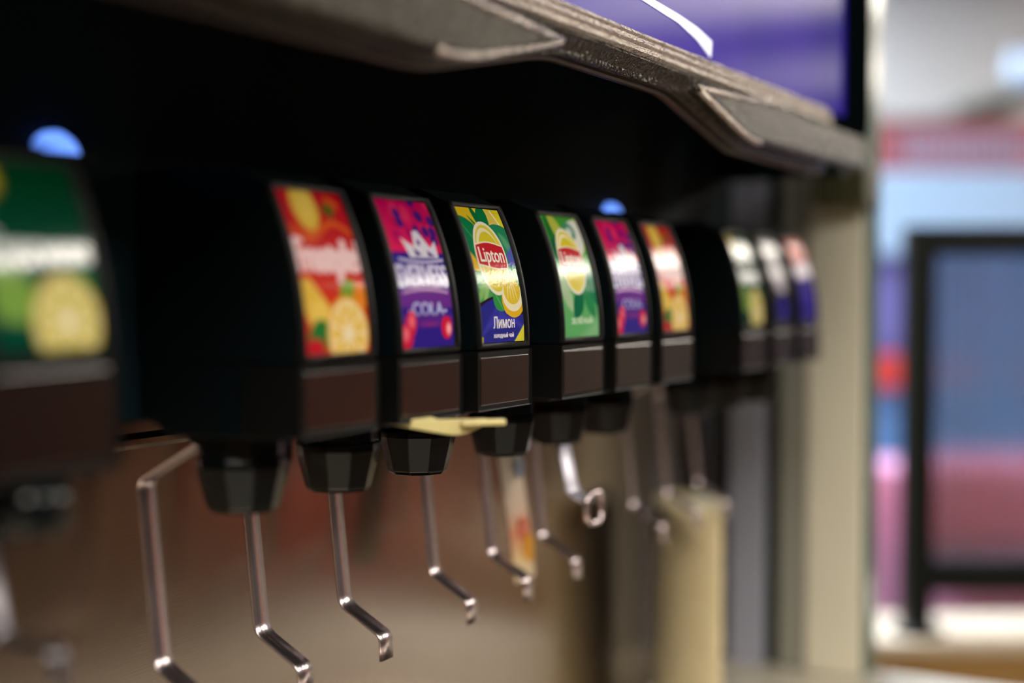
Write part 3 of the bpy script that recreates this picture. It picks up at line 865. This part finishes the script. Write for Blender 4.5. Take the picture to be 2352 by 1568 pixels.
for a, b in zip(cols, cols[1:]):
    for k in range(4): bm.faces.new((a[k], b[k], b[(k+1) % 4], a[(k+1) % 4]))
bm.faces.new(cols[0]); bm.faces.new(cols[-1][::-1])
gl = mat('fluted glass', (206, 214, 220), rough=0.10, trans=0.90, ior=1.4)
obj('fluted_pane', bm, gl, scr, label='fluted glass pane')
for px in (0.6315, 1.4185):
    bm = lathe([(0.040, -0.0005), (0.040, 0.006), (0.030, 0.012), (0.020, 0.013)], 20)
    f = obj('foot', bm, M['frame'], scr); f.location = (xo+px, 0, 0)

oc = empty('oak_counter', (*at(2.24, 1.10)[:2], 0.0), 'oak counter with pale top carrying the glass screen', 'counter', rz=RZ)
obj('worktop', bx(-0.62, 0.62, -0.095, 0.10, H-0.5555, H-0.5362), mat('pale worktop', (226, 208, 180), rough=0.4), oc, bevel=0.003)
for k in range(6):
    obj('front_board', bx(-0.60, 0.60, -0.088, -0.07, H-0.675-0.118*k, H-0.558-0.118*k), M['wood'], oc, bevel=0.002)
obj('carcass', bx(-0.60, 0.60, -0.0695, 0.095, 0.002, H-0.556), M['darkgreen'], oc)

# coloured furniture further back
def slab(name, dist, r0, r1, z0, z1, rgb, label, cat, depth=0.25, emit=0.0, rough=0.5, bevel=0.01):
    r = (r0+r1)/2; e = at(dist, r); hw = (r1-r0)/2
    o = obj(name, bx(-hw, hw, 0, depth, 0, z1-z0), mat(name, rgb, rough=rough, emit=emit, vary=(3, 0.05)), bevel=bevel)
    o.location = (e.x, e.y, H+z0); o.rotation_euler = (0, 0, RZ)
    return tag(o, label, cat)
slab('pink_bench', 3.6, 0.70, 2.4, -H+0.001, -0.455, (226, 160, 196), 'long mauve pink bench back behind the oak counter', 'bench')
slab('red_cushion', 3.45, 1.03, 2.4, -0.640, -0.440, (232, 92, 100), 'red padded cushion leaning behind the ribbed glass', 'cushion', depth=0.12)
slab('blue_partition', 4.4, 0.70, 3.2, -H+0.001, 0.36, (104, 152, 206), 'blue partition wall behind the pink bench', 'partition', depth=0.06)
slab('light_blue_board', 4.2, 0.95, 1.62, 0.10, 0.345, (176, 210, 236), 'pale blue board on the upper blue partition', 'board', depth=0.05)
slab('violet_board', 4.25, 0.90, 1.32, -0.19, 0.09, (112, 112, 176), 'violet blue board left of the black screen post', 'board', depth=0.04)
slab('red_box', 4.1, 1.00, 1.20, -0.29, -0.195, (206, 66, 58), 'small red box on the partition left of the black post', 'box', depth=0.1)
sg = empty('red_sign', (*at(4.6, 1.56)[:2], H+0.375), 'long red shop sign with pale lettering above the blue partition', 'sign', rz=RZ)
obj('sign_board', bx(-0.38, 0.08, 0, 0.05, 0, 0.155), mat('dull red board', (176, 88, 92), rough=0.5), sg, bevel=0.004)
obj('sign_end', bx(0.0805, 0.26, 0, 0.05, -0.03, 0.155), mat('bright red board', (206, 72, 62), rough=0.5), sg, bevel=0.004)
for k in range(13):
    obj('letter_stroke', bx(-0.30+0.034*k, -0.286+0.034*k, -0.006, -0.0005, 0.035, 0.12), mat('pale letter', (190, 190, 206), rough=0.5), sg)
slab('white_bulkhead', 6.2, 1.05, 4.0, 0.74, 1.36, (226, 222, 216), 'white boxed bulkhead above the red sign', 'bulkhead', depth=0.8)
bl = empty('wall_lamp', (*at(5.0, 1.80)[:2], H+0.775), 'pale blue white lamp on the bulkhead at the right frame edge', 'lamp', rz=RZ)
obj('lamp_shade', bx(-0.06, 0.5, 0, 0.06, -0.055, 0.055), mat('lit lamp', (200, 222, 246), rough=0.4, emit=0.55, emit_rgb=(196, 220, 246)), bl, bevel=0.03, seg=4)
obj('lamp_bracket', bx(0.10, 0.30, 0.061, 1.19, -0.02, 0.02), M['grey'], bl)
# unseen red booth, added for its red reflection in the dark push plates
bt = empty('added_red_booth', (4.95, -2.45, 0.0), 'narrow red booth across the aisle, unseen, added for red reflections in the drink row', 'bench', rz=-0.75)
obj('seat', bx(-0.5, 0.5, -0.10, 0.35, 0.10, 0.48), mat('red vinyl', (172, 50, 38), rough=0.5), bt, bevel=0.03)
obj('backrest', bx(-0.5, 0.5, -0.30, -0.105, 0.10, 1.22), mat('red vinyl back', (172, 54, 38), rough=0.5), bt, bevel=0.03)
obj('plinth', bx(-0.48, 0.48, -0.28, 0.30, 0.001, 0.099), M['darkgreen'], bt)

# unseen dark fridge, added to darken reflections in the left of the dispenser
light_panel(9.2, 10.6, -3.4, -0.4, 'wide white fill panel, added unseen by the pale right wall', 0.45)  # unseen panel, added to light the right wall mirrored in the canopy
fr = empty('added_dark_fridge', (2.55, -3.3, 0.0), 'tall dark fridge across the aisle, unseen, added to darken reflections', 'fridge')
fm = mat('dark fridge enamel', (26, 28, 26), rough=0.5)
obj('body', bx(-1.15, 1.15, -0.40, 0.30, 0.002, 2.1), fm, fr, bevel=0.01)
for k in range(2):
    d = obj('door', bx(-1.13+1.14*k, -0.01+1.14*k, 0.302, 0.335, 0.15, 2.0), mat('smoked glass door', (14, 18, 18), rough=0.3), fr, bevel=0.004)
    obj('handle', bx(-0.08+0.12*k, -0.05+0.12*k, 0.337, 0.37, 0.8, 1.4), M['grey'], d)
